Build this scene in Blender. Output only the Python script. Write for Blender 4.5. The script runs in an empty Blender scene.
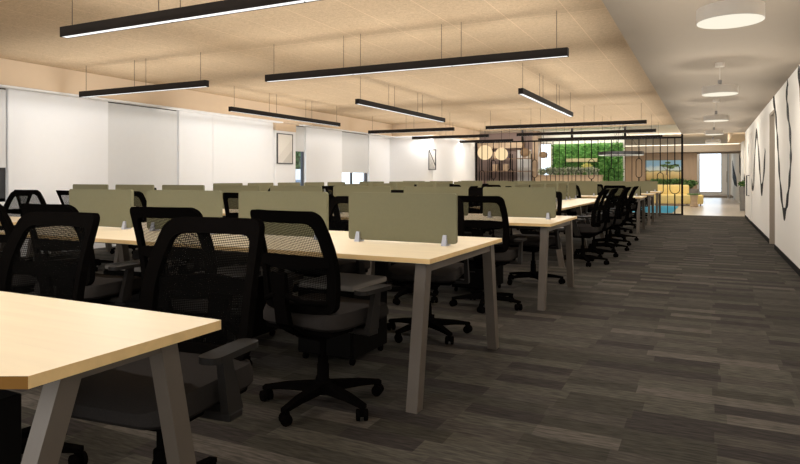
import bpy, bmesh, math, random
from mathutils import Vector, Matrix
random.seed(7)
PI = math.pi
sc = bpy.context.scene
COL = sc.collection

# ------------------------------------------------------------------ camera
H = 1.135                       # eye height
TH = math.atan2(308, 624)       # yaw to the left of the corridor axis
cam = bpy.data.cameras.new('camera'); camo = bpy.data.objects.new('camera', cam); COL.objects.link(camo)
cam.sensor_width = 36; cam.lens = 624/800*36; cam.shift_y = (178-232)/800
cam.clip_start = .05; cam.clip_end = 300
camo.location = (0, 0, H); camo.rotation_euler = (PI/2, 0, TH)
sc.camera = camo
vs = sc.view_settings
vs.view_transform = 'Standard'; vs.look = 'None'; vs.gamma = 1; vs.use_curve_mapping = False
vs.exposure = 0.33

# ------------------------------------------------------------------ materials
def new_mat(name):
    m = bpy.data.materials.new(name); m.use_nodes = True
    return m, m.node_tree, m.node_tree.nodes['Principled BSDF']
def N(t, kind, **kw):
    n = t.nodes.new(kind)
    for k, v in kw.items():
        if k.startswith('i_'): n.inputs[int(k[2:])].default_value = v
        else: setattr(n, k, v)
    return n
def L(t, a, b): t.links.new(a, b)
def rgb(r, g, b):
    f = lambda c: (c/255/12.92) if c/255 <= .04045 else ((c/255+.055)/1.055)**2.4
    return (f(r), f(g), f(b), 1)
def lin(c, k): return (min(1, c[0]*k), min(1, c[1]*k), min(1, c[2]*k), 1)
def mat(name, c, rough=.6, metal=0, spec=.5, var=.06, scale=12, bump=0, coat=0):
    """plain material with a faint procedural mottle of its own"""
    m, t, p = new_mat(name)
    tc = N(t, 'ShaderNodeTexCoord'); no = N(t, 'ShaderNodeTexNoise'); no.inputs['Scale'].default_value = scale
    no.inputs['Detail'].default_value = 4
    L(t, tc.outputs['Object'], no.inputs['Vector'])
    mx = N(t, 'ShaderNodeMix', data_type='RGBA'); mx.inputs[6].default_value = lin(c, 1-var); mx.inputs[7].default_value = lin(c, 1+var)
    L(t, no.outputs['Fac'], mx.inputs[0]); L(t, mx.outputs[2], p.inputs['Base Color'])
    p.inputs['Roughness'].default_value = rough; p.inputs['Metallic'].default_value = metal
    p.inputs['Specular IOR Level'].default_value = spec; p.inputs['Coat Weight'].default_value = coat
    if bump:
        b = N(t, 'ShaderNodeBump'); b.inputs['Strength'].default_value = bump; b.inputs['Distance'].default_value = .01
        L(t, no.outputs['Fac'], b.inputs['Height']); L(t, b.outputs['Normal'], p.inputs['Normal'])
    return m
def emit(name, c, s):
    m, t, p = new_mat(name)
    p.inputs['Base Color'].default_value = (0, 0, 0, 1); p.inputs['Specular IOR Level'].default_value = 0; p.inputs['Emission Color'].default_value = c; p.inputs['Emission Strength'].default_value = s
    return m
def mathn(t, op, a, b=None, c=None):
    n = N(t, 'ShaderNodeMath', operation=op)
    for i, v in enumerate((a, b, c)):
        if v is None: continue
        if isinstance(v, (int, float)): n.inputs[i].default_value = v
        else: L(t, v, n.inputs[i])
    return n.outputs[0]

def carpet_mat():
    m, t, p = new_mat('carpet_planks')
    tc = N(t, 'ShaderNodeTexCoord'); sp = N(t, 'ShaderNodeSeparateXYZ'); L(t, tc.outputs['Object'], sp.inputs[0])
    row = mathn(t, 'FLOOR', mathn(t, 'DIVIDE', sp.outputs[1], .13))
    wn = N(t, 'ShaderNodeTexWhiteNoise', noise_dimensions='1D'); L(t, row, wn.inputs['W'])
    sx_ = mathn(t, 'SUBTRACT', sp.outputs[0], mathn(t, 'MULTIPLY', wn.outputs['Value'], .10))
    colx = mathn(t, 'FLOOR', mathn(t, 'DIVIDE', sx_, .367))
    cb = N(t, 'ShaderNodeCombineXYZ'); L(t, row, cb.inputs[0]); L(t, colx, cb.inputs[1])
    w2 = N(t, 'ShaderNodeTexWhiteNoise', noise_dimensions='2D'); L(t, cb.outputs[0], w2.inputs['Vector'])
    cr = N(t, 'ShaderNodeValToRGB'); par = mathn(t, 'FRACT', mathn(t, 'MULTIPLY', row, .5))
    L(t, mathn(t, 'ADD', mathn(t, 'MULTIPLY', par, .5), mathn(t, 'MULTIPLY', w2.outputs['Value'], .75)), cr.inputs[0])
    e = cr.color_ramp.elements
    cr.color_ramp.interpolation = 'CONSTANT'
    e[0].position = 0; e[0].color = CARPET[0]; e[1].position = .88; e[1].color = CARPET[4]
    e.new(.27).color = CARPET[1]; e.new(.47).color = CARPET[2]; e.new(.68).color = CARPET[3]
    # yarn ribs that run along each plank
    mp = N(t, 'ShaderNodeMapping'); mp.inputs['Scale'].default_value = (12, 74, 1); L(t, tc.outputs['Object'], mp.inputs[0])
    no = N(t, 'ShaderNodeTexNoise'); no.inputs['Scale'].default_value = 1; no.inputs['Detail'].default_value = 3; L(t, mp.outputs[0], no.inputs['Vector'])
    mp2 = N(t, 'ShaderNodeMapping'); mp2.inputs['Scale'].default_value = (3, 40, 1); L(t, tc.outputs['Object'], mp2.inputs[0])
    n2 = N(t, 'ShaderNodeTexNoise'); n2.inputs['Scale'].default_value = 1; L(t, mp2.outputs[0], n2.inputs['Vector'])
    k = mathn(t, 'ADD', mathn(t, 'MULTIPLY', no.outputs['Fac'], 2.0), mathn(t, 'MULTIPLY', n2.outputs['Fac'], .7))
    k = mathn(t, 'ADD', k, -.35)
    mx = N(t, 'ShaderNodeMix', data_type='RGBA', blend_type='MULTIPLY'); mx.inputs[0].default_value = 1
    L(t, cr.outputs[0], mx.inputs[6])
    cb2 = N(t, 'ShaderNodeCombineXYZ')
    for i in range(3): L(t, k, cb2.inputs[i])
    L(t, cb2.outputs[0], mx.inputs[7]); L(t, mx.outputs[2], p.inputs['Base Color'])
    p.inputs['Roughness'].default_value = .95; p.inputs['Specular IOR Level'].default_value = .15
    b = N(t, 'ShaderNodeBump'); b.inputs['Strength'].default_value = .35; b.inputs['Distance'].default_value = .004
    L(t, no.outputs['Fac'], b.inputs['Height']); L(t, b.outputs[0], p.inputs['Normal'])
    return m

def ceiling_mat():
    m, t, p = new_mat('acoustic_board')
    tc = N(t, 'ShaderNodeTexCoord'); sp = N(t, 'ShaderNodeSeparateXYZ'); L(t, tc.outputs['Object'], sp.inputs[0])
    no = N(t, 'ShaderNodeTexNoise'); no.inputs['Scale'].default_value = 38; no.inputs['Detail'].default_value = 5; no.inputs['Distortion'].default_value = 1.2
    L(t, tc.outputs['Object'], no.inputs['Vector'])
    cr = N(t, 'ShaderNodeValToRGB'); L(t, no.outputs['Fac'], cr.inputs[0]); e = cr.color_ramp.elements
    e[0].position = .3; e[0].color = lin(CEIL, .82); e[1].position = .7; e[1].color = lin(CEIL, 1.1)
    fx = mathn(t, 'ABSOLUTE', mathn(t, 'SUBTRACT', mathn(t, 'FRACT', mathn(t, 'DIVIDE', mathn(t, 'ADD', sp.outputs[0], 30.62), .6)), .5))
    fy = mathn(t, 'ABSOLUTE', mathn(t, 'SUBTRACT', mathn(t, 'FRACT', mathn(t, 'DIVIDE', mathn(t, 'ADD', sp.outputs[1], 12.7), 2.7)), .5))
    jx = mathn(t, 'GREATER_THAN', fx, .492); jy = mathn(t, 'GREATER_THAN', fy, .4972)
    j = mathn(t, 'MAXIMUM', jx, jy)
    mx = N(t, 'ShaderNodeMix', data_type='RGBA'); L(t, mathn(t, 'MULTIPLY', j, .5), mx.inputs[0]); L(t, cr.outputs[0], mx.inputs[6]); mx.inputs[7].default_value = lin(CEIL, 1.45)
    L(t, mx.outputs[2], p.inputs['Base Color']); p.inputs['Roughness'].default_value = .95; p.inputs['Specular IOR Level'].default_value = .1
    b = N(t, 'ShaderNodeBump'); b.inputs['Strength'].default_value = .5; b.inputs['Distance'].default_value = .006
    L(t, no.outputs['Fac'], b.inputs['Height']); L(t, b.outputs[0], p.inputs['Normal'])
    return m

def wood_mat(name, c, axis_scale=(1.2, 14, 14), contrast=.12, rough=.45, spec=.4):
    m, t, p = new_mat(name)
    tc = N(t, 'ShaderNodeTexCoord'); mp = N(t, 'ShaderNodeMapping'); mp.inputs['Scale'].default_value = axis_scale
    L(t, tc.outputs['Object'], mp.inputs[0])
    no = N(t, 'ShaderNodeTexNoise'); no.inputs['Scale'].default_value = 1.6; no.inputs['Detail'].default_value = 6; no.inputs['Distortion'].default_value = .6
    L(t, mp.outputs[0], no.inputs['Vector'])
    cr = N(t, 'ShaderNodeValToRGB'); L(t, no.outputs['Fac'], cr.inputs[0]); e = cr.color_ramp.elements
    e[0].position = .25; e[0].color = lin(c, 1-contrast); e[1].position = .75; e[1].color = lin(c, 1+contrast*.6)
    L(t, cr.outputs[0], p.inputs['Base Color']); p.inputs['Roughness'].default_value = rough; p.inputs['Specular IOR Level'].default_value = spec
    return m

def net_mat():
    """black woven net: small holes in a grid of yarn, open about half"""
    m, t, p = new_mat('chair_net')
    p.inputs['Base Color'].default_value = (.004, .0037, .0033, 1); p.inputs['Roughness'].default_value = .9; p.inputs['Specular IOR Level'].default_value = 0
    tc = N(t, 'ShaderNodeTexCoord'); sp = N(t, 'ShaderNodeSeparateXYZ'); L(t, tc.outputs['Object'], sp.inputs[0])
    wx = mathn(t, 'SINE', mathn(t, 'MULTIPLY', sp.outputs[0], 2*PI/.0085))
    wz = mathn(t, 'SINE', mathn(t, 'ADD', mathn(t, 'MULTIPLY', sp.outputs[2], 2*PI/.0085), mathn(t, 'MULTIPLY', sp.outputs[0], 90)))
    h = mathn(t, 'GREATER_THAN', mathn(t, 'ADD', wx, wz), .1)
    h = mathn(t, 'ADD', mathn(t, 'MULTIPLY', h, .55), .08)
    tr = N(t, 'ShaderNodeBsdfTransparent'); ms = N(t, 'ShaderNodeMixShader')
    L(t, h, ms.inputs[0]); L(t, p.outputs[0], ms.inputs[1]); L(t, tr.outputs[0], ms.inputs[2])
    L(t, ms.outputs[0], t.nodes['Material Output'].inputs['Surface'])
    return m

def green_mat(name, a, b, c, scale=9):
    m, t, p = new_mat(name)
    tc = N(t, 'ShaderNodeTexCoord'); vo = N(t, 'ShaderNodeTexVoronoi'); vo.inputs['Scale'].default_value = scale
    L(t, tc.outputs['Object'], vo.inputs['Vector'])
    cr = N(t, 'ShaderNodeValToRGB'); sp = N(t, 'ShaderNodeSeparateColor'); L(t, vo.outputs['Color'], sp.inputs[0]); L(t, sp.outputs[0], cr.inputs[0])
    e = cr.color_ramp.elements; e[0].color = a; e[1].color = c; e.new(.5).color = b
    L(t, cr.outputs[0], p.inputs['Base Color']); p.inputs['Roughness'].default_value = .6
    return m

def picture_mat(name, kind):
    m, t, p = new_mat(name)
    tc = N(t, 'ShaderNodeTexCoord'); sp = N(t, 'ShaderNodeSeparateXYZ'); L(t, tc.outputs['Generated'], sp.inputs[0])
    no = N(t, 'ShaderNodeTexNoise'); no.inputs['Scale'].default_value = 5; L(t, tc.outputs['Generated'], no.inputs['Vector'])
    cr = N(t, 'ShaderNodeValToRGB'); e = cr.color_ramp.elements
    if kind == 'land':
        v = mathn(t, 'ADD', sp.outputs[2], mathn(t, 'MULTIPLY', mathn(t, 'SUBTRACT', no.outputs['Fac'], .5), .35))
        L(t, v, cr.inputs[0])
        e[0].position = 0; e[0].color = rgb(176, 150, 84); e[1].position = 1; e[1].color = rgb(150, 196, 226)
        for q, c in ((.22, rgb(206, 178, 116)), (.4, rgb(226, 206, 150)), (.47, rgb(120, 128, 96)), (.54, rgb(214, 226, 226)), (.75, rgb(140, 186, 222))): e.new(q).color = c
    elif kind == 'pale':
        v = mathn(t, 'ADD', mathn(t, 'MULTIPLY', sp.outputs[1], .55), mathn(t, 'MULTIPLY', sp.outputs[2], -.8))
        L(t, mathn(t, 'ADD', v, .45), cr.inputs[0]); cr.color_ramp.interpolation = 'CONSTANT'
        e[0].position = 0; e[0].color = rgb(226, 222, 214); e[1].position = .62; e[1].color = rgb(196, 191, 183)
        e.new(.3).color = rgb(218, 213, 205)
    else:
        v = mathn(t, 'ADD', sp.outputs[0], mathn(t, 'MULTIPLY', sp.outputs[2], 1.0))
        a = mathn(t, 'LESS_THAN', mathn(t, 'ABSOLUTE', mathn(t, 'SUBTRACT', sp.outputs[2], mathn(t, 'SUBTRACT', 1.0, mathn(t, 'MULTIPLY', sp.outputs[0], .8)))), .06)
        st = mathn(t, 'MULTIPLY', mathn(t, 'GREATER_THAN', mathn(t, 'SINE', mathn(t, 'MULTIPLY', v, 70)), .1), mathn(t, 'LESS_THAN', v, .95))
        L(t, mathn(t, 'MAXIMUM', a, mathn(t, 'MULTIPLY', st, .7)), cr.inputs[0])
        e[0].color = rgb(222, 218, 212); e[1].color = rgb(40, 38, 38)
    L(t, cr.outputs[0], p.inputs['Base Color']); p.inputs['Roughness'].default_value = .5
    return m

CARPET = [(.034, .0285, .0255, 1), (.043, .039, .0305, 1), (.056, .049, .041, 1), (.068, .062, .050, 1), (.090, .079, .067, 1)]
CEIL = (.56, .42, .275, 1)
M = {}
M['carpet'] = carpet_mat(); M['ceiling'] = ceiling_mat()
M['beige'] = mat('beige_paint', (.68, .535, .385, 1), .9, var=.02, spec=.1)
M['soffit'] = mat('taupe_paint', (.37, .318, .262, 1), .9, var=.02, spec=.1)
M['wall'] = mat('white_paint', (.84, .845, .855, 1), .8, var=.012, spec=.15)
M['cream'] = mat('cream_paint', (.86, .80, .70, 1), .85, var=.01, spec=.1)
M['wall_r'] = mat('warm_white_paint', (.85, .82, .77, 1), .8, var=.012, spec=.15)
M['door'] = mat('grey_door_paint', (.33, .32, .305, 1), .6, var=.02)
M['blind'] = mat('grey_blind', (.69, .695, .695, 1), .9, var=.02, spec=.05)
M['frame'] = mat('dark_aluminium', (.05, .05, .055, 1), .4, .3)
M['black'] = mat('black_paint', (.007, .006, .0055, 1), .7, spec=.1, var=.1)
M['tile'] = mat('pale_stone_tile', (.55, .49, .42, 1), .25, spec=.4, scale=1.5, var=.05)
M['top'] = wood_mat('maple_laminate', (.80, .68, .48, 1), contrast=.07)
M['edge'] = wood_mat('maple_edge', (.78, .54, .25, 1), contrast=.1)
M['cut_face'] = mat('brown_cut_face', (.17, .085, .022, 1), .9, spec=.05)  # darker brown for the slanted front cut
M['leg'] = mat('taupe_steel', (.105, .085, .067, 1), .45, .0, .4, var=.03)
M['shaded_rail'] = mat('shaded_steel', (.03, .027, .024, 1), .5, spec=.2)  # under-desk shadow put into the rail colour
M['rail'] = mat('grey_steel', (.20, .18, .16, 1), .45, .0, .4, var=.03)
M['screen'] = mat('olive_felt', (.192, .188, .122, 1), .95, spec=.05, var=.05, scale=60)
M['clamp'] = mat('pale_clamp', (.40, .42, .50, 1), .35, .1, .3)
M['plastic'] = mat('black_plastic', (.0035, .003, .0027, 1), .7, spec=0, var=.1)
M['armgrey'] = mat('charcoal_plastic', (.014, .012, .0105, 1), .5, spec=.15, var=.1)
M['fabric'] = mat('black_fabric', (.030, .0265, .0245, 1), .95, spec=0, var=.15, scale=200, bump=.2)
M['net'] = net_mat()
M['ped'] = mat('black_cabinet', (.005, .0044, .004, 1), .6, spec=.03)
M['cushion'] = mat('grey_cushion', (.36, .33, .30, 1), .95, spec=.1, scale=120)
M['bar'] = mat('black_bar', (.012, .009, .0075, 1), .6, spec=.15)
M['wire'] = mat('steel_wire', (.12, .095, .07, 1), .5, .3)
M['lamp'] = mat('white_lamp', (.55, .50, .44, 1), .6)
M['led'] = emit('led_diffuser', (1, .995, .985, 1), 1.1)
M['led_up'] = emit('led_uplight', (1, .96, .90, 1), 2.6)
M['disc'] = emit('disc_diffuser', (1, .93, .76, 1), .80)
M['globe'] = emit('globe_glass', (1, .74, .42, 1), .82)
M['wash'] = emit('washer_diffuser', (1, .99, .985, 1), 1.0)
M['down'] = emit('downlight_diffuser', (1, .93, .82, 1), 150)
M['lounge_light'] = emit('cove_strip', (1, .88, .66, 1), 2)
M['rattan'] = mat('rattan', (.33, .22, .13, 1), .8, var=.25, scale=60)
M['brown'] = wood_mat('brown_wood', (.24, .155, .105, 1), (8, 8, 1), .2)
M['tan'] = wood_mat('tan_wood', (.42, .30, .20, 1), (6, 6, .8), .12)
M['mauve'] = mat('mauve_brown_paint', (.30, .225, .205, 1), .85)
M['plank'] = wood_mat('olive_plank', (.42, .38, .20, 1), contrast=.12)
M['counter'] = wood_mat('counter_wood', (.52, .38, .25, 1), contrast=.15)
M['green'] = green_mat('moss_leaves', (.06, .19, .04, 1), (.11, .30, .06, 1), (.22, .44, .12, 1), 14)
M['leaf'] = green_mat('plant_leaves', (.16, .21, .12, 1), (.34, .39, .25, 1), (.66, .66, .56, 1), 20)
M['fern'] = green_mat('fern_leaves', (.03, .08, .02, 1), (.07, .16, .04, 1), (.14, .24, .07, 1), 20)
M['yellow'] = mat('yellow_upholstery', (.78, .62, .27, 1), .85, spec=.1)
M['blue'] = mat('blue_rug', (.06, .30, .48, 1), .95, spec=.05, var=.1)
M['pot'] = mat('grey_pot', (.20, .19, .18, 1), .7)
M['lime'] = mat('lime_paint', (.75, .74, .20, 1), .6)
M['band'] = mat('blue_grey_glazing', (.20, .25, .33, 1), .2)
M['stone'] = mat('facade_paint', (.8, .81, .84, 1), .8)
M['paper_land'] = picture_mat('landscape_print', 'land')
M['paper_pale'] = picture_mat('pale_print', 'pale')
M['paper_lines'] = picture_mat('line_print', 'lines')
M['books'] = [mat('book_%d' % i, c, .7) for i, c in enumerate([(.30, .22, .15, 1), (.12, .09, .10, 1), (.45, .38, .28, 1), (.22, .15, .20, 1), (.5, .45, .4, 1)])]
def glass_mat():
    m, t, p = new_mat('window_glass')
    tr = N(t, 'ShaderNodeBsdfTransparent'); tr.inputs[0].default_value = (.86, .93, 1, 1)
    gl = N(t, 'ShaderNodeBsdfGlossy'); gl.inputs['Roughness'].default_value = .02
    ms = N(t, 'ShaderNodeMixShader'); ms.inputs[0].default_value = .06
    L(t, tr.outputs[0], ms.inputs[1]); L(t, gl.outputs[0], ms.inputs[2]); L(t, ms.outputs[0], t.nodes['Material Output'].inputs['Surface'])
    return m
M['glass'] = glass_mat()

# ------------------------------------------------------------------ mesh helpers
def BM(): return bmesh.new()
def bx(bm, x0, x1, y0, y1, z0, z1, bev=0, seg=2, mtx=None):
    r = bmesh.ops.create_cube(bm, size=1)
    vs_ = r['verts']
    for v in vs_:
        v.co = Vector(((x0+x1)/2 + v.co.x*(x1-x0), (y0+y1)/2 + v.co.y*(y1-y0), (z0+z1)/2 + v.co.z*(z1-z0)))
    if bev:
        es = list({e for v in vs_ for e in v.link_edges})
        g = bmesh.ops.bevel(bm, geom=es, offset=bev, segments=seg, affect='EDGES', profile=.5)
        vs_ = list({v for f in g['faces'] for v in f.verts} | {v for v in vs_ if v.is_valid})
    if mtx is not None:
        for v in vs_: v.co = mtx @ v.co
    return vs_
def tube(bm, pts, r, n=8, cap=True, closed=False):
    pts = [Vector(p) for p in pts]; m = len(pts)
    rr = r if isinstance(r, (list, tuple)) else [r]*m
    rings = []
    for i, p in enumerate(pts):
        if closed: d = pts[(i+1) % m]-pts[i-1]
        else: d = pts[min(i+1, m-1)]-pts[max(i-1, 0)]
        d.normalize()
        up = Vector((0, 0, 1)) if abs(d.z) < .9 else Vector((0, 1, 0))
        a = d.cross(up).normalized(); b = d.cross(a)
        rings.append([bm.verts.new(p + rr[i]*(math.cos(2*PI*k/n)*a + math.sin(2*PI*k/n)*b)) for k in range(n)])
    for i in range(m if closed else m-1):
        A, B = rings[i], rings[(i+1) % m]
        for k in range(n): bm.faces.new((A[k], A[(k+1) % n], B[(k+1) % n], B[k]))
    if cap and not closed:
        bm.faces.new(rings[0]); bm.faces.new(rings[-1])
def lathe(bm, prof, n=20, c=(0, 0, 0), axis='z', cap=True):
    rings = []
    for (r, h) in prof:
        ring = []
        for k in range(n):
            a = 2*PI*k/n; u, v = r*math.cos(a), r*math.sin(a)
            co = (c[0]+u, c[1]+v, c[2]+h) if axis == 'z' else ((c[0]+h, c[1]+u, c[2]+v) if axis == 'x' else (c[0]+u, c[1]+h, c[2]+v))
            ring.append(bm.verts.new(co))
        rings.append(ring)
    for A, B in zip(rings, rings[1:]):
        for k in range(n): bm.faces.new((A[k], A[(k+1) % n], B[(k+1) % n], B[k]))
    if cap: bm.faces.new(rings[0]); bm.faces.new(rings[-1])
def hull8(bm, a, b):
    """a bar between two quads (4 corners each)"""
    A = [bm.verts.new(p) for p in a]; B = [bm.verts.new(p) for p in b]
    bm.faces.new(A); bm.faces.new(B)
    for k in range(4): bm.faces.new((A[k], A[(k+1) % 4], B[(k+1) % 4], B[k]))
def prism(bm, poly, f):
    """poly of (u,v); f(u,v,side) -> point; side 0/1"""
    A = [bm.verts.new(f(u, v, 0)) for u, v in poly]; B = [bm.verts.new(f(u, v, 1)) for u, v in poly]
    bm.faces.new(A); bm.faces.new(B); n = len(poly)
    for k in range(n): bm.faces.new((A[k], A[(k+1) % n], B[(k+1) % n], B[k]))
def rrect(x0, x1, y0, y1, r, n=5):
    out = []
    for cx, cy, a0 in ((x1-r, y1-r, 0), (x0+r, y1-r, PI/2), (x0+r, y0+r, PI), (x1-r, y0+r, 1.5*PI)):
        for k in range(n+1):
            a = a0 + PI/2*k/n; out.append((cx+r*math.cos(a), cy+r*math.sin(a)))
    return out
def finish(bm, smooth=False):
    bmesh.ops.recalc_face_normals(bm, faces=bm.faces)
    if smooth:
        for f in bm.faces: f.smooth = True
def obj(name, bm, m, parent=None, loc=(0, 0, 0), smooth=False, kind=None):
    finish(bm, smooth)
    me = bpy.data.meshes.new(name); bm.to_mesh(me); bm.free()
    for k in (m if isinstance(m, (list, tuple)) else [m]): me.materials.append(k)
    if smooth:
        try: me.set_sharp_from_angle(angle=math.radians(40))
        except Exception: pass
    o = bpy.data.objects.new(name, me); COL.objects.link(o); o.location = loc
    if parent: o.parent = parent
    if kind: o['kind'] = kind
    return o
def tag(o, label, cat, group=None):
    o['label'] = label; o['category'] = cat
    if group: o['group'] = group
    return o
def thing(name, label, cat, loc=(0, 0, 0), rz=0, group=None):
    o = bpy.data.objects.new(name, None); COL.objects.link(o); o.empty_display_size = .1
    o.location = loc; o.rotation_euler = (0, 0, rz)
    return tag(o, label, cat, group)
def dup(root, loc, rz, label, group=None):
    r = root.copy(); COL.objects.link(r); r.location = loc; r.rotation_euler = (0, 0, rz); r['label'] = label
    if group: r['group'] = group
    for ch in list(root.children):
        c = ch.copy(); COL.objects.link(c); c.parent = r
        for g in list(ch.children):
            d = g.copy(); COL.objects.link(d); d.parent = c
    return r
def box_obj(name, b, m, parent=None, kind=None, bev=0):
    bm = BM(); bx(bm, *b, bev=bev); return obj(name, bm, m, parent, kind=kind)
def struct(name, b, m): return box_obj(name, b, m, kind='structure')
def struct_multi(name, boxes, m):
    bm = BM()
    for b in boxes: bx(bm, *b)
    return obj(name, bm, m, kind='structure')
ORD = ['first', 'second', 'third', 'fourth', 'fifth', 'sixth', 'seventh', 'eighth', 'ninth', 'tenth']

# ------------------------------------------------------------------ the room
XW, XR = -8.85, .96            # window wall, corridor wall
ZC, ZS = 2.75, 2.46            # acoustic ceiling, corridor soffit
YE = 20.6                      # where carpet and office ceiling end
YB = -2.2                      # behind the eye
struct('floor', (XW-.3, XR+.3, YB, 21.0, -.1, 0), M['carpet'])
struct_multi('floor_lounge', [(-12, 1.7, 21.0, 26.75, -.1, 0), (-4.4, 1.7, 26.75, 46, -.1, 0)], M['tile'])
struct('ceiling', (XW-.3, -.71, YB, YE, ZC, ZC+.1), M['ceiling'])
struct('ceiling_corridor', (-.71, XR+.3, YB, YE, ZS, ZC+.1), M['soffit'])
struct_multi('ceiling_lounge', [(-12, 1.7, YE, 26.75, 3.1, 3.2), (-4.4, 1.7, 26.75, 46, 3.1, 3.2)], M['cream'])
# bulkhead over the windows and its return at the back
struct_multi('trim_bulkhead', [(XW-.3, -8.54, YB, 17.0, 2.40, ZC), (-8.54, -7.1, 16.75, 17.4, 2.40, ZC), (-7.5, -7.1, 17.4, YE, 2.40, ZC)], M['beige'])
struct('trim_column_head', (XW, XW+.075, 11.42, 12.2, 2.22, 2.40), M['beige'])
struct_multi('trim_shadow_gap', [(XW+.16, -8.56, YB, 11.42, 2.372, 2.3995), (XW+.16, -8.56, 12.2, 17.0, 2.372, 2.3995)], M['wall'])
wl_ = 0
for y0 in [YB+.05+1.35*k for k in range(4, 14)]:
    if y0 < 11.3 < y0+1.3 or y0 < 12 < y0+1.3: continue
    bm = BM(); bx(bm, -.018, .018, 0, 1.25, 0, .012); wl_ += 1
    tag(obj('wall_washer', bm, M['wash'], None, (XW+.11, y0, 2.386)), 'slim white wall washer strip, %s along the window wall' % (ORD+['eleventh', 'twelfth', 'thirteenth', 'fourteenth'])[wl_-1], 'wall light', 'wall washers')
WT = 14
def washer(loc, ln, rot, e):
    ld = bpy.data.lights.new('wall_wash', 'AREA'); ld.shape = 'RECTANGLE'; ld.size = ln; ld.size_y = .04; ld.energy = e; ld.spread = math.radians(120); ld.color = (1, .99, .98)
    lo = bpy.data.objects.new('wall_wash', ld); COL.objects.link(lo); lo.location = loc; lo.rotation_euler = rot
washer((-8.59, 4.6, 2.368), 13.4, (math.radians(WT), 0, PI/2), 9.5)
washer((-8.59, 14.6, 2.368), 4.4, (math.radians(WT), 0, PI/2), 3.2)
washer((-8.1, 16.93, 2.368), 1.3, (math.radians(-WT), 0, PI), .8)
washer((-7.18, 19, 2.368), 3, (math.radians(WT), 0, PI/2), 1.6)
tag(box_obj('back_wall_washer', (XW+.2, -7.5, 17.07, 17.11, 2.386, 2.398), M['wash']), 'slim white washer strip over the far white wall', 'wall light')
tag(box_obj('back_wall_washer', (-7.31, -7.27, 17.5, 20.4, 2.386, 2.398), M['wash']), 'slim white washer strip along the wall beside the partition', 'wall light')

WIN = [(3.6, 5.45, 1.30), (7.08, 8.62, 0.92), (12.2, 12.72, 1.80), (14.4, 15.9, 1.30)]    # y0, y1, blind bottom
ys = [YB] + [v for w in WIN for v in w[:2]] + [17.2]
boxes = []
for i in range(0, len(ys), 2): boxes.append((XW-.14, XW, ys[i], ys[i+1], 0, 2.40))
for (a, b, zb) in WIN: boxes.append((XW-.14, XW, a, b, 0, .80))
boxes.append((XW, XW+.008, 9.5, 11.42, 0, 2.365)); boxes.append((XW, XW+.06, 11.42, 12.2, 0, 2.24))
struct_multi('wall_left', boxes, M['wall'])
for i, (a, b, zb) in enumerate(WIN):
    bm = BM()
    for (y0, y1) in ((a, a+.05), (b-(.30 if i == 0 else .05), b)): bx(bm, XW-.13, XW-.07, y0, y1, .80, 2.40)
    bx(bm, XW-.13, XW-.07, a, b, .80, .85); bx(bm, XW-.13, XW-.07, a, b, 2.34, 2.40)
    if i == 3: bx(bm, XW-.13, XW-.07, a+.62, a+.67, .85, 2.34)
    w = obj('window_%d' % (i+1), bm, M['frame'], kind='structure')
    box_obj('pane', (XW-.10, XW-.095, a+.05, b-.05, .85, 2.34), M['glass'], w)
    bm = BM(); bx(bm, XW-.04, XW-.036, a+.01, b-.01, zb, 2.38); bx(bm, XW-.045, XW-.031, a+.01, b-.01, zb-.02, zb+.005)
    where = ['at the left edge, dark glass below it', 'lowered fully between two plain white piers', 'narrow, beside the pale framed picture', 'wide, with a pale blue pane below it'][i]
    nm = tag(obj('roller_blind', bm, M['blind']), 'grey roller blind %s' % where, 'blind', 'roller blinds')
struct('wall_back_left', (XW-.25, -7.4, 17.2, 17.4, 0, 2.9), M['wall'])
struct('wall_back_return', (-7.6, -7.4, 17.4, 21.2, 0, 2.9), M['wall'])

# corridor wall with a doorway recess
D0, D1 = 11.65, 12.5
struct_multi('wall_right', [(XR, XR+.28, YB, D0, 0, ZS), (XR, XR+.28, D1, 20.4, 0, ZS), (XR, XR+.28, D0, D1, 2.2, ZS)], M['wall_r'])
struct_multi('trim_doorway', [(XR-.008, XR+.09, D0-.04, D0+.002, 0, 2.24), (XR-.008, XR+.09, D1-.04, D1+.012, 0, 2.24), (XR-.008, XR+.09, D0-.04, D1+.012, 2.195, 2.24)], M['soffit'])
d = struct('door_1', (XR+.09, XR+.14, D0, D1, 0, 2.2), M['door'])
struct_multi('baseboard_right', [(XR-.012, XR, YB, D0-.05, 0, .075), (XR-.012, XR, D1+.05, 20.4, 0, .075)], M['black'])
d2 = struct('door_2', (XR-.012, XR-.002, 17.4, 18.6, .08, 2.25), M['wall_r'])
bm = BM(); tube(bm, [(XR-.01, 18.3, 1.2), (XR-.07, 18.3, 1.2), (XR-.07, 18.3, .68), (XR-.01, 18.3, .68)], .014, 8)
obj('door_handle', bm, M['frame'], d2)

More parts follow.
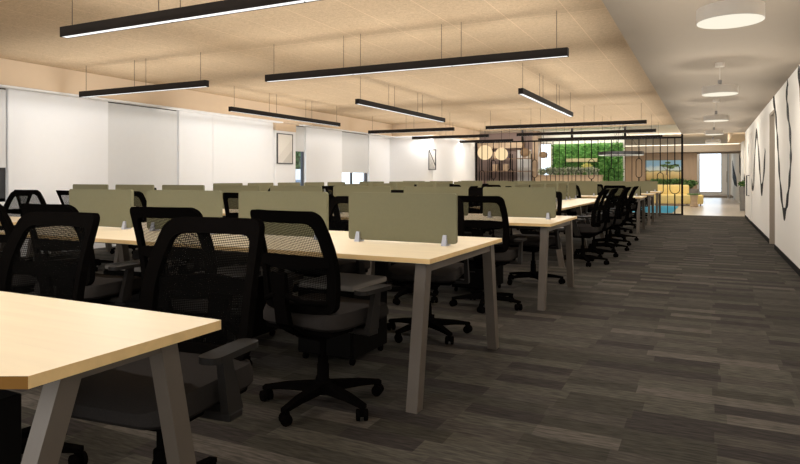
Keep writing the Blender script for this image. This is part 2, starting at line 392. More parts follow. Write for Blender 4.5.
# ---- photo-pixel to wall helper: where a sight line meets the plane x = X
S_, C_ = math.sin(TH), math.cos(TH)
def on_x(px, py, X):
    r = (px-400)/624; dd = X/(-S_ + C_*r); return Vector((X, dd*(C_+S_*r), H+(178-py)*dd/624))
def on_y(px, py, Y):
    r = (px-400)/624; dd = Y/(C_+S_*r); return Vector((dd*(-S_+C_*r), Y, H+(178-py)*dd/624))
def smooth_path(pts, k=6):
    out = []
    for i in range(len(pts)-1):
        p0, p1, p2, p3 = pts[max(i-1, 0)], pts[i], pts[i+1], pts[min(i+2, len(pts)-1)]
        for j in range(k):
            t = j/k
            out.append(.5*((2*p1)+(p2-p0)*t+(2*p0-5*p1+4*p2-p3)*t*t+(3*p1-p0-3*p2+p3)*t**3))
    out.append(pts[-1]); return out
def ribbon(name, pts, wid, X, label):
    ps = smooth_path(pts); bm = BM(); rows = []
    for i, p in enumerate(ps):
        dv = ps[min(i+1, len(ps)-1)]-ps[max(i-1, 0)]; dv.x = 0; dv.normalize()
        n = Vector((0, -dv.z, dv.y)); w = wid*(.75+.35*math.sin(i*.9))
        rows.append([bm.verts.new((X+o, q.y, q.z)) for o in (-.006, 0) for q in (p+n*w, p-n*w)])
    for A, B in zip(rows, rows[1:]):
        bm.faces.new((A[0], A[1], B[1], B[0])); bm.faces.new((A[2], A[3], B[3], B[2]))
        bm.faces.new((A[0], A[2], B[2], B[0])); bm.faces.new((A[1], A[3], B[3], B[1]))
    bm.faces.new((rows[0][0], rows[0][1], rows[0][3], rows[0][2])); bm.faces.new((rows[-1][0], rows[-1][1], rows[-1][3], rows[-1][2]))
    return tag(obj(name, bm, M['black']), label, 'wall decal', 'black line decals on the corridor wall')
P1 = [(773.5, 98), (775.6, 112), (777, 130), (778.3, 150), (779.5, 172), (781.5, 195), (784.3, 214), (786.9, 204), (789, 188), (790.6, 167), (791, 150), (790, 130), (787.8, 110), (786.9, 95), (788, 82)]
ribbon('wall_decal', [on_x(x, y, XR) for x, y in P1], .085, XR, 'large black looping line decal on the white wall nearest the camera')
P2 = [(748.5, 146), (750, 168), (753.3, 189), (754.6, 160), (756.9, 133), (759.6, 165), (761.7, 190), (764, 172), (765.3, 150)]
ribbon('wall_decal', [on_x(x, y, XR) for x, y in P2], .115, XR, 'black wavy line decal on the wall past the doorway')
P3 = [(798.7, 68), (800.5, 90), (803, 120), (808, 150)]
ribbon('wall_decal', [on_x(x, y, XR) for x, y in P3], .07, XR, 'black line decal cut by the right edge of view')

# ------------------------------------------------------------------ desks
PITCH, SW = .885, .722
def bench_legs(root, x, y0, y1, zt, swap=False, ends=True):
    """an A-shaped end frame at station x: two splayed legs and a cross rail"""
    def pt(a, b, z): return (b, a, z) if swap else (a, b, z)
    for s, (yt, yf) in enumerate(((y0+.085, y0-.03), (y1-.085, y1+.03))):
        bm = BM(); w = .03
        d_ = .034
        hull8(bm, [pt(x-w, yf-d_, 0), pt(x+w, yf-d_, 0), pt(x+w, yf+d_, 0), pt(x-w, yf+d_, 0)],
              [pt(x-w, yt-d_, zt), pt(x+w, yt-d_, zt), pt(x+w, yt+d_, zt), pt(x-w, yt+d_, zt)])
        obj('leg', bm, M['leg'], root)
    b = (x-.025, x+.025, y0+.12, y1-.12, zt-.05, zt-.002)
    if swap: b = (b[2], b[3], b[0], b[1], b[4], b[5])
    box_obj('cross_rail', b, M['leg'], root)
def tabletop(root, x0, x1, y0, y1):
    bm = BM(); bx(bm, x0, x1, y0, y1, .714, .74, bev=.0015, seg=1)
    bm.normal_update()
    for f in bm.faces:
        if abs(f.normal.z) < .5: f.material_index = 1
    return obj('tabletop', bm, [M['top'], M['edge']], root)
def bench(label, x0, x1, y0, y1, frames, swap=False):
    """all coordinates are local to the bench's own corner"""
    r = thing('desk', label, 'desk', (x0, y0, 0), 0, 'bench desks')
    W, D = x1-x0, y1-y0
    tabletop(r, 0, W, 0, D)
    if not swap:
        for f in frames: bench_legs(r, f*W if 0 < f < 1 else (.07 if f == 0 else W-.07), 0, D, .714)
        for yy in (.32, D-.32): box_obj('long_rail', (.07, W-.07, yy-.02, yy+.02, .665, .71), M['shaded_rail'], r)
    else:
        for f in frames: bench_legs(r, f*D if 0 < f < 1 else (.07 if f == 0 else D-.07), 0, W, .714, True)
        for xx in (.2, W-.2): box_obj('long_rail', (xx-.02, xx+.02, .07, D-.07, .665, .71), M['shaded_rail'], r)
    return r
XE = -1.215
ROWS = {  # key: (x0, x1, y0, y1, stations, phrase)
    'B': (XE-4*PITCH-.03, XE, 2.79, 3.98, 4, 'second desk row'),
    'C': (XE-8*PITCH-.03, XE, 5.39, 6.60, 8, 'third desk row'),
    'D': (XE-8*PITCH-.03, XE, 13.65, 14.85, 8, 'first row past the lengthwise desks'),
    'E': (XE-8*PITCH-.03, XE, 16.25, 17.45, 8, 'second row past the lengthwise desks'),
    'F': (XE-7*PITCH+.1, XE, 18.85, 20.05, 7, 'row before the black partition'),
}
LONG = {'P': (-2.30, 'lengthwise desk by the corridor'), 'Q': (-4.93, 'middle lengthwise desk'), 'R': (-7.5, 'lengthwise desk by the windows')}
LY0, LY1 = 7.98, 12.47
DL = {'B': 'long maple desk with four olive screens, second from the camera', 'C': 'long maple desk with eight olive screens, third from the camera',
      'D': 'pale wood desk, first crosswise row past the lengthwise desks', 'E': 'pale wood desk, second crosswise row past the lengthwise desks',
      'F': 'pale wood desk, last crosswise row before the black partition'}
for k, (x0, x1, y0, y1, n, ph) in ROWS.items():
    bench(DL[k], x0, x1, y0, y1, [0] + [j/n for j in range(2, n-1, 2)] + [1])
for k, (xc, ph) in LONG.items():
    bench('pale wood %s, running away from the camera' % ph, xc-.6, xc+.6, LY0, LY1, [0, .4, .8, 1], True)
bench('maple desk at the left edge, only its end corner in view', -6.77, -5.57, .2, 3.98, [0, .5, 1], True)
# the desk in the foreground: half a bench, its front edge cut on the slant
rA = thing('desk', 'maple desk in the foreground with taupe splayed legs, bottom left', 'desk', (0, 0, 0), 0, 'bench desks')
bm = BM()
cx, cy = -1.215, .787
poly = [(-1.215, 1.337), (cx, cy), (cx-1.2*C_, cy-1.2*S_), (cx-1.2*C_-1.4, cy-1.2*S_), (cx-1.2*C_-1.4, 1.337)]
prism(bm, poly, lambda u, v, s: (u, v, .714 + .026*s)); bm.normal_update()
bmesh.ops.recalc_face_normals(bm, faces=bm.faces)
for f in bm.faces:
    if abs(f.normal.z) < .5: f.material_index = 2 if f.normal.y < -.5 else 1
obj('tabletop', bm, [M['top'], M['edge'], M['cut_face']], rA)
for (yt, yf) in ((.925, .69), (1.195, 1.335)):
    bm = BM(); x, w, d_ = -1.29, .025, .027
    hull8(bm, [(x-w, yf-d_, 0), (x+w, yf-d_, 0), (x+w, yf+d_, 0), (x-w, yf+d_, 0)], [(x-w, yt-d_, .714), (x+w, yt-d_, .714), (x+w, yt+d_, .714), (x-w, yt+d_, .714)])
    obj('leg', bm, M['leg'], rA)
box_obj('cross_rail', (x-.02, x+.02, .94, 1.19, .682, .712), M['leg'], rA)
for yy in (.95, 1.17): box_obj('long_rail', (-3.2, -1.32, yy-.02, yy+.02, .665, .71), M['shaded_rail'], rA)
bench_dummy = None
bm = BM(); x = -3.1
for (yt, yf) in ((.925, .69), (1.195, 1.335)):
    bm = BM(); hull8(bm, [(x-w, yf-d_, 0), (x+w, yf-d_, 0), (x+w, yf+d_, 0), (x-w, yf+d_, 0)], [(x-w, yt-d_, .714), (x+w, yt-d_, .714), (x+w, yt+d_, .714), (x-w, yt+d_, .714)])
    obj('leg', bm, M['leg'], rA)

# ------------------------------------------------------------------ desk screens
def make_screen():
    r = thing('desk_screen', 'x', 'desk screen')
    bm = BM(); prism(bm, rrect(-SW/2, SW/2, .752, 1.045, .018), lambda u, v, s: (u, -.011+.022*s, v)); obj('panel', bm, M['screen'], r)
    for xx in (-SW/2+.07, SW/2-.07):
        bm = BM(); w = .017
        hull8(bm, [(xx-w, -.034, .7405), (xx+w, -.034, .7405), (xx+w, .034, .7405), (xx-w, .034, .7405)],
              [(xx-w*.65, -.02, .802), (xx+w*.65, -.02, .802), (xx+w*.65, .02, .802), (xx-w*.65, .02, .802)])
        obj('clamp', bm, M['clamp'], r)
    return r
scr0 = make_screen(); scr_used = []
SKIP_S, SKIP_C = set(), set()
# seats the photograph shows nothing of
SKIP_C = set('Cf4 Cf5 Cf6 Df2 Df3 Df6 Df7 Dn6 Dn7 Ef1 Ef2 Ef3 Ef4 Ef5 Ef6 Ef7 En2 En3 En5 En6 En7 Fn1 Fn2 Fn3 Fn4 Fn5 Fn6 Pw4 Qe0 Qe1 Qe2 Qw0 Qw2 Qw3 Qw4 Re1 Re3 Re4 Rw0 Rw1 Rw2 Rw3 Rw4'.split())
def place_screen(key, x, y, rz, label, group):
    if key in SKIP_S: return
    if not scr_used:
        scr_used.append(1); scr0.location = (x, y, 0); scr0.rotation_euler = (0, 0, rz); scr0['label'] = label; scr0['group'] = group; o = scr0
    else: o = dup(scr0, (x, y, 0), rz, label, group)
for k, (x0, x1, y0, y1, n, ph) in ROWS.items():
    kept = [i for i in range(n) if (k, i) and '%s%d' % (k, i) not in SKIP_S]
    for q, i in enumerate(kept):
        place_screen('%s%d' % (k, i), XE-.088-SW/2-PITCH*i, (y0+y1)/2, 0, 'olive felt desk screen, %s from the corridor, on the %s' % (ORD[q], ph), 'olive desk screens')
for k, (xc, ph) in LONG.items():
    kept = [i for i in range(5) if '%s%d' % (k, i) not in SKIP_S]
    for q, i in enumerate(kept):
        place_screen('%s%d' % (k, i), xc, 8.05+.02+SW/2+PITCH*i, PI/2, 'olive felt desk screen, %s along, on the %s' % (ORD[q], ph), 'olive desk screens')

# ------------------------------------------------------------------ task chair
def back_pt(u, v):
    """point on the curved, reclined back shell; u sideways, v height"""
    t = (v-.52)/.46
    return Vector((u, -.205 - .115*t + .05*(u/.24)**2 + .03*math.sin(t*PI), v))
def loop_ring(hw_t, hw_m, hw_b, z0, z1, rt, rb, n=7):
    """half widths at top / middle / bottom give a gently waisted rounded panel"""
    base = rrect(-1, 1, 0, 1, .0001, 1)
    out = []
    for cx_, cz_, a0, r in ((1, z1-rt, 0, rt), (-1, z1-rt, PI/2, rt), (-1, z0+rb, PI, rb), (1, z0+rb, 1.5*PI, rb)):
        for k in range(n+1):
            a = a0+PI/2*k/n
            z = cz_ + r*math.sin(a); t = (z-z0)/(z1-z0)
            hw = hw_b*(1-t)*(1-2*t) + 4*hw_m*t*(1-t)*1.0 + hw_t*t*(2*t-1) if True else 0
            out.append((cx_*(hw-r) + r*math.cos(a), z))
    # add points along the straight sides
    res = []
    m = len(out)
    for i in range(m):
        a, b = out[i], out[(i+1) % m]; res.append(a)
        dist = math.hypot(a[0]-b[0], a[1]-b[1])
        if dist > .06:
            k = 6
            for j in range(1, k):
                z = a[1]+(b[1]-a[1])*j/k; xx = a[0]+(b[0]-a[0])*j/k
                if abs(a[1]-b[1]) > .1:
                    t = (z-z0)/(z1-z0); hw = hw_b*(1-t)*(1-2*t)+4*hw_m*t*(1-t)+hw_t*t*(2*t-1); xx = math.copysign(hw, xx)
                res.append((xx, z))
    return res
def make_chair():
    r = thing('task_chair', 'x', 'chair')
    # back frame: outer loop minus inner loop, given thickness
    outer = loop_ring(.208, .236, .22, .50, .985, .04, .045)
    zc0, zc1 = .54, .928
    inner = []
    for (u, v) in outer:
        uu = u*(.236-.043)/.236
        vv = zc0 + (v-.50)/(.985-.50)*(zc1-zc0)
        inner.append((uu, vv))
    bm = BM(); n = len(outer)
    th = Vector((0, .018, 0))
    rows = []
    for (ou, ov), (iu, iv) in zip(outer, inner):
        po, pi_ = back_pt(ou, ov), back_pt(iu, iv)
        rows.append([bm.verts.new(po-th), bm.verts.new(pi_-th*.8), bm.verts.new(pi_+th*.8), bm.verts.new(po+th)])
    for i in range(n):
        A, B = rows[i], rows[(i+1) % n]
        for k in range(4): bm.faces.new((A[k], A[(k+1) % 4], B[(k+1) % 4], B[k]))
    obj('back_frame', bm, M['plastic'], r, smooth=True)
    # net stretched across the frame: fan of quads from the loop to a shrunken centre loop
    bm = BM(); prev = [bm.verts.new(back_pt(u*1.03, v)) for u, v in inner]
    cz = (zc0+zc1)/2
    for s in (.66, .33):
        cur = [bm.verts.new(back_pt(u*s, cz+(v-cz)*s)) for u, v in inner]
        for i in range(n): bm.faces.new((prev[i], prev[(i+1) % n], cur[(i+1) % n], cur[i]))
        prev = cur
    c = bm.verts.new(back_pt(0, cz))
    for i in range(n): bm.faces.new((prev[i], prev[(i+1) % n], c))
    obj('back_net', bm, M['net'], r, smooth=True)
    # lumbar bar behind the net
    bm = BM(); A = None
    for k in range(13):
        u = -.215+.43*k/12; hh = .022+.012*math.cos(u/.215*PI/2); p = back_pt(u, .745)
        cur = [bm.verts.new((p.x, p.y-.045*(1-abs(u)/.3)-.004, p.z-hh)), bm.verts.new((p.x, p.y-.045*(1-abs(u)/.3)-.004, p.z+hh)),
               bm.verts.new((p.x, p.y-.045*(1-abs(u)/.3)+.010, p.z+hh)), bm.verts.new((p.x, p.y-.045*(1-abs(u)/.3)+.010, p.z-hh))]
        if A:
            for q in range(4): bm.faces.new((A[q], A[(q+1) % 4], cur[(q+1) % 4], cur[q]))
        else: bm.faces.new(cur)
        A = cur
    bm.faces.new(A); obj('lumbar_support', bm, M['plastic'], r, smooth=True)
    # spine that carries the back
    bm = BM(); spine = [(0, .02, .395), (0, -.16, .39), (0, -.27, .44), (0, -.295, .56), (0, -.315, .70)]
    A = None
    for i, p in enumerate(spine):
        w = (.05, .05, .042, .036, .05)[i]; t_ = (.018, .018, .018, .014, .010)[i]
        if i < 2: cur = [bm.verts.new((p[0]+a*w, p[1], p[2]+b*t_)) for a, b in ((-1, -1), (1, -1), (1, 1), (-1, 1))]
        else: cur = [bm.verts.new((p[0]+a*w, p[1]+(-b)*t_*-1, p[2]+(b*-t_ if i == 2 else 0))) for a, b in ((-1, -1), (1, -1), (1, 1), (-1, 1))]
        if A:
            for q in range(4): bm.faces.new((A[q], A[(q+1) % 4], cur[(q+1) % 4], cur[q]))
        else: bm.faces.new(cur)
        A = cur
    bm.faces.new(A)
    for s in (-1, 1): tube(bm, [(s*.02, -.305, .60), (s*.12, -.27, .565), (s*.19, back_pt(.2, .56).y, .55)], .014, 8)
    obj('back_spine', bm, M['plastic'], r, smooth=True)
    # seat: cushion with crowned top and waterfall front
    bm = BM(); gx, gy = 12, 12
    grid = {}
    out = rrect(-.25, .25, -.22, .28, .09, 6)
    def cush(u, v, z): return (u, v, z)
    layers = [(.94, .425, -.0), (1.0, .44, 0), (1.0, .475, 0), (.965, .495, 0), (.80, .505, 0), (.4, .507, 0)]
    prev = None
    for (s, z, _) in layers:
        ring = []
        for (u, v) in out:
            uu, vv = u*s, .03+(v-.03)*s
            dz = -.035*max(0, (vv-.16)/.12)**2 if z > .44 else 0
            ring.append(bm.verts.new((uu, vv, z+dz + (.012*(abs(uu)/.25)**2 if z > .48 else 0))))
        if prev:
            for i in range(len(out)): bm.faces.new((prev[i], prev[(i+1) % len(out)], ring[(i+1) % len(out)], ring[i]))
        else: bm.faces.new(ring)
        prev = ring
    bm.faces.new(prev); obj('seat', bm, M['fabric'], r, smooth=True)
    bm = BM(); bx(bm, -.21, .21, -.19, .21, .395, .43, bev=.012); bx(bm, -.09, .09, -.12, .12, .345, .40, bev=.02); obj('seat_pan', bm, M['plastic'], r)
    for s in (-1, 1):
        a = BM()
        hull8(a, [(s*.275, -.02, .41), (s*.305, -.02, .41), (s*.305, .055, .41), (s*.275, .055, .41)], [(s*.275, .035, .59), (s*.30, .035, .59), (s*.30, .08, .59), (s*.275, .08, .59)])
        bx(a, min(s*.12, s*.305), max(s*.12, s*.305), -.02, .05, .385, .412, bev=.006)
        ao = obj('armrest', a, M['armgrey'], r)
        p = BM(); prism(p, rrect(s*.29-.038, s*.29+.038, -.09, .15, .03), lambda u, v, q: (u, v, .589+.02*q)); obj('arm_pad', p, M['armgrey'], ao)
    bm = BM(); lathe(bm, [(.030, .08), (.030, .20), (.026, .205), (.026, .24), (.016, .245), (.016, .35)], 16); obj('gas_column', bm, M['plastic'], r, smooth=True)
    bm = BM(); lathe(bm, [(.03, .055), (.048, .06), (.05, .115), (.034, .125)], 18)
    for k in range(5):
        a = 2*PI*k/5+PI/2+.73; ca, sa = math.cos(a), math.sin(a)
        def q(rad, w, z0, z1): return [(ca*rad-sa*w, sa*rad+ca*w, z0), (ca*rad+sa*w, sa*rad-ca*w, z0), (ca*rad+sa*w, sa*rad-ca*w, z1), (ca*rad-sa*w, sa*rad+ca*w, z1)]
        hull8(bm, q(.03, .026, .066, .115), q(.20, .021, .068, .098)); hull8(bm, q(.20, .021, .068, .098), q(.315, .016, .06, .078))
    obj('star_base', bm, M['plastic'], r)
    for k in range(5):
        a = 2*PI*k/5+PI/2+.73; cxx, cyy = .30*math.cos(a), .30*math.sin(a)
        bm = BM(); t_ = a+.9
        mt = Matrix.Translation((cxx, cyy, .0275)) @ Matrix.Rotation(t_, 4, 'Z')
        b2 = BM()
        for s in (-1, 1): lathe(b2, [(.020, s*.008), (.0275, s*.010), (.0275, s*.026), (.020, s*.029)], 14, axis='x')
        lathe(b2, [(.011, .0), (.011, .035)], 8); bx(b2, -.008, .008, -.018, .018, -.005, .03)
        for v in b2.verts: v.co = mt @ v.co
        bm.free(); obj('caster', b2, M['plastic'], r, smooth=True)
    return r
ch0 = make_chair(); ch_used = []
def place_chair(key, x, y, rz, label, group):
    if key in SKIP_C: return
    if not ch_used:
        ch_used.append(1); ch0.location = (x, y, 0); ch0.rotation_euler = (0, 0, rz); ch0['label'] = label; ch0['group'] = group; o = ch0
    else: o = dup(ch0, (x, y, 0), rz, label, group)
TWEAK = {'Bn0': (-.07, -.06, -.13), 'Bn1': (-.02, -.06, .12), 'Bn2': (-.02, -.08, .05), 'A0': (.045, .03, .10), 'A1': (.07, .02, .1), 'Cn0': (-.09, .0, .05), 'Bf0': (-.16, .05, .2), 'Bf1': (-.06, .0, -.1), 'Bn3': (.06, -.02, .08)}
def chairs_row(k, xs, y, rz, n, side, ph):
    kept = [i for i in range(n) if '%s%s%d' % (k, side, i) not in SKIP_C]
    for q, i in enumerate(kept):
        key = '%s%s%d' % (k, side, i)
        rnd = random.Random(key)
        dx, dy, dr = TWEAK.get(key, (rnd.uniform(-.05, -.02 if i == 0 else .05), rnd.uniform(-.04, .04), rnd.uniform(-.22, .22)))
        place_chair(key, xs(i)+dx, y+dy, rz+dr, 'black mesh chair, %s from corridor, %s side of %s' % (ORD[q], {'n': 'near', 'f': 'far', '': 'far'}[side], ph), 'black mesh task chairs')
sx = lambda i: XE-.088-SW/2-PITCH*i
chairs_row('A', sx, 1.47, PI, 2, '', 'the foreground desk')
for k, (x0, x1, y0, y1, n, ph) in ROWS.items():
    chairs_row(k, sx, y0-.09, 0, n, 'n', ph)
    if k != 'F': chairs_row(k, sx, y1+.12, PI, n, 'f', ph)
for k, (xc, ph) in LONG.items():
    for side, xx, rz, w in (('e', xc+.6+.10, PI/2, 'corridor'), ('w', xc-.6-.10, -PI/2, 'window')):
        kept = [i for i in range(5) if '%s%s%d' % (k, side, i) not in SKIP_C]
        for q, i in enumerate(kept):
            key = '%s%s%d' % (k, side, i); rnd = random.Random(key)
            pe = k == 'P' and side == 'e'
            place_chair(key, xx+(.14 if pe else 0)+rnd.uniform(-.04, .04), 8.45+PITCH*i+rnd.uniform(-.06, .06), rz+rnd.uniform(-.2, .2)*(.35 if pe else 1),
                        'black mesh chair, %s along, %s side of %s' % (ORD[q], w, ph), 'black mesh task chairs')

place_chair('L0', -7.2, 4.3, PI-.1, 'black mesh chair at the end of the desk by the left edge', 'black mesh task chairs')
# ------------------------------------------------------------------ pedestals under the desks
def make_ped(top=.45, soft=True):
    r = thing('pedestal', 'x', 'pedestal')
    bm = BM(); bx(bm, -.2, .2, -.22, .22, .045, top, bev=.004, seg=1); obj('cabinet', bm, M['ped'], r)
    for z0, z1 in ((.06, top/2+.015), (top/2+.025, top-.01)):
        bm = BM(); bx(bm, -.19, .19, -.236, -.2205, z0, z1, bev=.003, seg=1); dr = obj('drawer', bm, M['ped'], r)
        bm = BM(); bx(bm, -.05, .05, -.246, -.2365, z1-.035, z1-.022); obj('handle', bm, M['armgrey'], dr)
    if soft: bm = BM(); bx(bm, -.2, .2, -.22, .22, .4505, .488, bev=.014, seg=3); obj('cushion', bm, M['cushion'], r, smooth=True)
    for sx_ in (-.17, .17):
        for sy_ in (-.18, .18):
            bm = BM(); lathe(bm, [(.022, -.01), (.022, .01)], 12, (sx_, sy_, .022), 'x'); bx(bm, sx_-.006, sx_+.006, sy_-.006, sy_+.006, .03, .0445); obj('caster', bm, M['plastic'], r)
    return r
PED = [(-2.10, 3.44, 'first from the corridor', 'second desk row', 0), (-2.98, 3.44, 'second from the corridor', 'second desk row', 0), (-3.87, 3.44, 'third from the corridor', 'second desk row', 0),
       (-2.10, 6.05, 'first from the corridor', 'third desk row', 0), (-2.98, 6.05, 'second from the corridor', 'third desk row', 0)]
p0 = make_ped(.56, False)
p0.location = (-1.845, .83, 0); p0['label'] = 'black pedestal under the foreground desk, cut by the bottom left edge'; p0['group'] = 'pedestals under desks'
p1 = make_ped()
for q, (x, y, o_, ph, rz) in enumerate(PED):
    if q == 0:
        p1.location = (x, y, 0); p1['label'] = 'black drawer pedestal with grey cushion, %s, under the %s' % (o_, ph); p1['group'] = 'pedestals under desks'; continue
    dup(p1, (x, y, 0), rz, 'black drawer pedestal with grey cushion, %s, under the %s' % (o_, ph), 'pedestals under desks')

# ------------------------------------------------------------------ linear pendants
ZP = 2.30
def pendant(x0, y0, along, segs, label):
    """runs from (x0,y0) along +x or +y"""
    Lg = 1.2*segs
    r = thing('linear_pendant', label, 'pendant light', (x0, y0, ZP), 0 if along == 'x' else PI/2, 'black linear pendant lights')
    bm = BM(); w = .034
    bx(bm, 0, Lg, -w, -w+.006, 0, .082); bx(bm, 0, Lg, w-.006, w, 0, .082); bx(bm, 0, .006, -w+.006, w-.006, 0, .082); bx(bm, Lg-.006, Lg, -w+.006, w-.006, 0, .082)
    bx(bm, .006, Lg-.006, -w+.006, w-.006, .03, .055)
    obj('housing', bm, M['bar'], r)
    for s in range(segs):
        bm = BM(); bx(bm, 1.2*s+.008, 1.2*s+1.192, -w+.0065, w-.0065, .003, .0295); obj('diffuser', bm, M['led'], r)
        for xx in (1.2*s+.11, 1.2*s+1.09):
            bm = BM(); tube(bm, [(xx, 0, .055), (xx, 0, ZC-ZP)], .0034, 6); obj('wire', bm, M['wire'], r)
    # added fill, wider than the housing: a wide, even wash up on to the ceiling
    ld = bpy.data.lights.new('pendant_ceiling_fill', 'AREA'); ld.shape = 'RECTANGLE'; ld.size = Lg+.6; ld.size_y = UPW; ld.energy = UP*Lg; ld.color = (1, .985, .96)
    lo = bpy.data.objects.new('pendant_ceiling_fill', ld); COL.objects.link(lo); lo.parent = r; lo.location = (Lg/2, 0, .03); lo.rotation_euler = (PI, 0, 0)
    ld = bpy.data.lights.new('pendant_downlight', 'AREA'); ld.shape = 'RECTANGLE'; ld.size = Lg-.05; ld.size_y = .05; ld.energy = DN*Lg; ld.color = (1, .99, .97)
    lo = bpy.data.objects.new('pendant_downlight', ld); COL.objects.link(lo); lo.parent = r; lo.location = (Lg/2, 0, -.004)
    for s in range(segs):
        ld = bpy.data.lights.new('pendant_glow', 'POINT'); ld.shadow_soft_size = .06; ld.energy = PT; ld.color = (1, .985, .96)
        lo = bpy.data.objects.new('pendant_glow', ld); COL.objects.link(lo); lo.parent = r; lo.location = (1.2*s+.6, 0, -.09)
    return r
DN, PT = 5.6, 7.0
UP, UPW = 4.2, 2.8
pendant(-4.80, .8, 'x', 3, 'added unseen black linear pendant over the foreground desk, above the view')  # unseen pendant added to brighten the foreground desk
pendant(-4.80, 3.41, 'x', 3, 'long black linear pendant cut by the top edge, over second desk row')
pendant(-4.80, 6.07, 'x', 3, 'long black linear pendant over the third desk row near the corridor')
pendant(-8.13, 6.05, 'x', 2, 'short black linear pendant at left over the third desk row')
pendant(-7.48, 8.45, 'y', 3, 'black linear pendant over the lengthwise desk by the windows')
pendant(-4.95, 8.5, 'y', 3, 'black linear pendant over the middle lengthwise desk')
pendant(-2.33, 8.5, 'y', 3, 'black linear pendant over the lengthwise desk by the corridor')
for (y, ph) in ((14.35, 'first row past the lengthwise desks'), (17.05, 'second row past the lengthwise desks'), (19.5, 'last row before the partition')):
    pendant(-8.0, y, 'x', 2, 'short black pendant by the white wall, over %s' % ph)
    pendant(-4.78, y, 'x', 3, 'long black pendant near the corridor, over %s' % ph)

# corridor discs
for i in range(5):
    y = 4.35+3.72*i; R_ = .188
    r = thing('disc_pendant', 'round white drum pendant, %s nearest along the corridor ceiling' % ORD[i], 'ceiling light', (.122, y, 2.10), 0, 'round corridor lights')
    bm = BM(); lathe(bm, [(R_, 0), (R_, .085), (R_-.02, .092), (.03, .094)], 40, cap=False); lathe(bm, [(R_-.004, .0), (R_-.004, .08)], 40, cap=False); obj('shade', bm, M['lamp'], r, smooth=True)
    bm = BM(); lathe(bm, [(R_-.0015, -.003), (R_-.0015, -.0005)], 40); obj('diffuser', bm, M['disc'], r)
    bm = BM(); tube(bm, [(0, 0, .09), (0, 0, ZS-2.10)], .006, 8); obj('rod', bm, M['lamp'], r)
    bm = BM(); lathe(bm, [(.02, .092), (.022, .16), (.012, .165)], 14); obj('socket', bm, M['pot'], r)
    bm = BM(); lathe(bm, [(.05, ZS-2.10-.045), (.05, ZS-2.10)], 20); obj('canopy', bm, M['lamp'], r)
    ld = bpy.data.lights.new('soffit_fill', 'AREA'); ld.shape = 'RECTANGLE'; ld.size = 1.2; ld.size_y = 3.72; ld.energy = 7; ld.color = (1, .93, .82)  # added fill for the corridor soffit, far wider than the drum
    lo = bpy.data.objects.new('soffit_fill', ld); COL.objects.link(lo); lo.parent = r; lo.location = (0, 0, .10); lo.rotation_euler = (PI, 0, 0)
    ld = bpy.data.lights.new('disc_lamp', 'POINT'); ld.shadow_soft_size = .12; ld.energy = 24; ld.color = (1, .93, .82)
    lo = bpy.data.objects.new('disc_lamp', ld); COL.objects.link(lo); lo.parent = r; lo.location = (0, 0, -.13)

# ------------------------------------------------------------------ pictures in the office
def framed(name, label, b, m, depth_axis, fm, cat='picture'):
    """b: box of the whole frame"""
    x0, x1, y0, y1, z0, z1 = b; t = .022
    r = thing(name, label, cat, ((x0+x1)/2, (y0+y1)/2, z0))
    cx_, cy_ = (x0+x1)/2, (y0+y1)/2
    bm = BM()
    if depth_axis == 'x':
        a0, a1 = y0-cy_, y1-cy_; d0, d1 = x0-cx_, x1-cx_
        for bb in ((d0, d1, a0, a0+t, 0, z1-z0), (d0, d1, a1-t, a1, 0, z1-z0), (d0, d1, a0+t, a1-t, 0, t), (d0, d1, a0+t, a1-t, z1-z0-t, z1-z0)): bx(bm, *bb)
        obj('picture_frame', bm, fm, r); box_obj('print', (d0+.004, d1-.008, a0+t, a1-t, t, z1-z0-t), m, r)
    else:
        a0, a1 = x0-cx_, x1-cx_; d0, d1 = y0-cy_, y1-cy_
        for bb in ((a0, a0+t, d0, d1, 0, z1-z0), (a1-t, a1, d0, d1, 0, z1-z0), (a0+t, a1-t, d0, d1, 0, t), (a0+t, a1-t, d0, d1, z1-z0-t, z1-z0)): bx(bm, *bb)
        obj('picture_frame', bm, fm, r); box_obj('print', (a0+t, a1-t, d0+.008, d1-.004, t, z1-z0-t), m, r)
    return r
a, b = on_x(276.5, 133, XW+.06), on_x(292, 166, XW+.06)
framed('wall_picture', 'thin framed pale print on the white window wall pier', (XW+.06, XW+.09, a.y, b.y, 1.46, 2.16), M['paper_pale'], 'x', M['frame'])
a, b = on_y(428.8, 149.5, 17.2), on_y(436.2, 170, 17.2)
framed('wall_picture', 'narrow print with black diagonal lines on the far white wall', (a.x, b.x, 17.17, 17.2, b.z, a.z), M['paper_lines'], 'y', M['frame'])

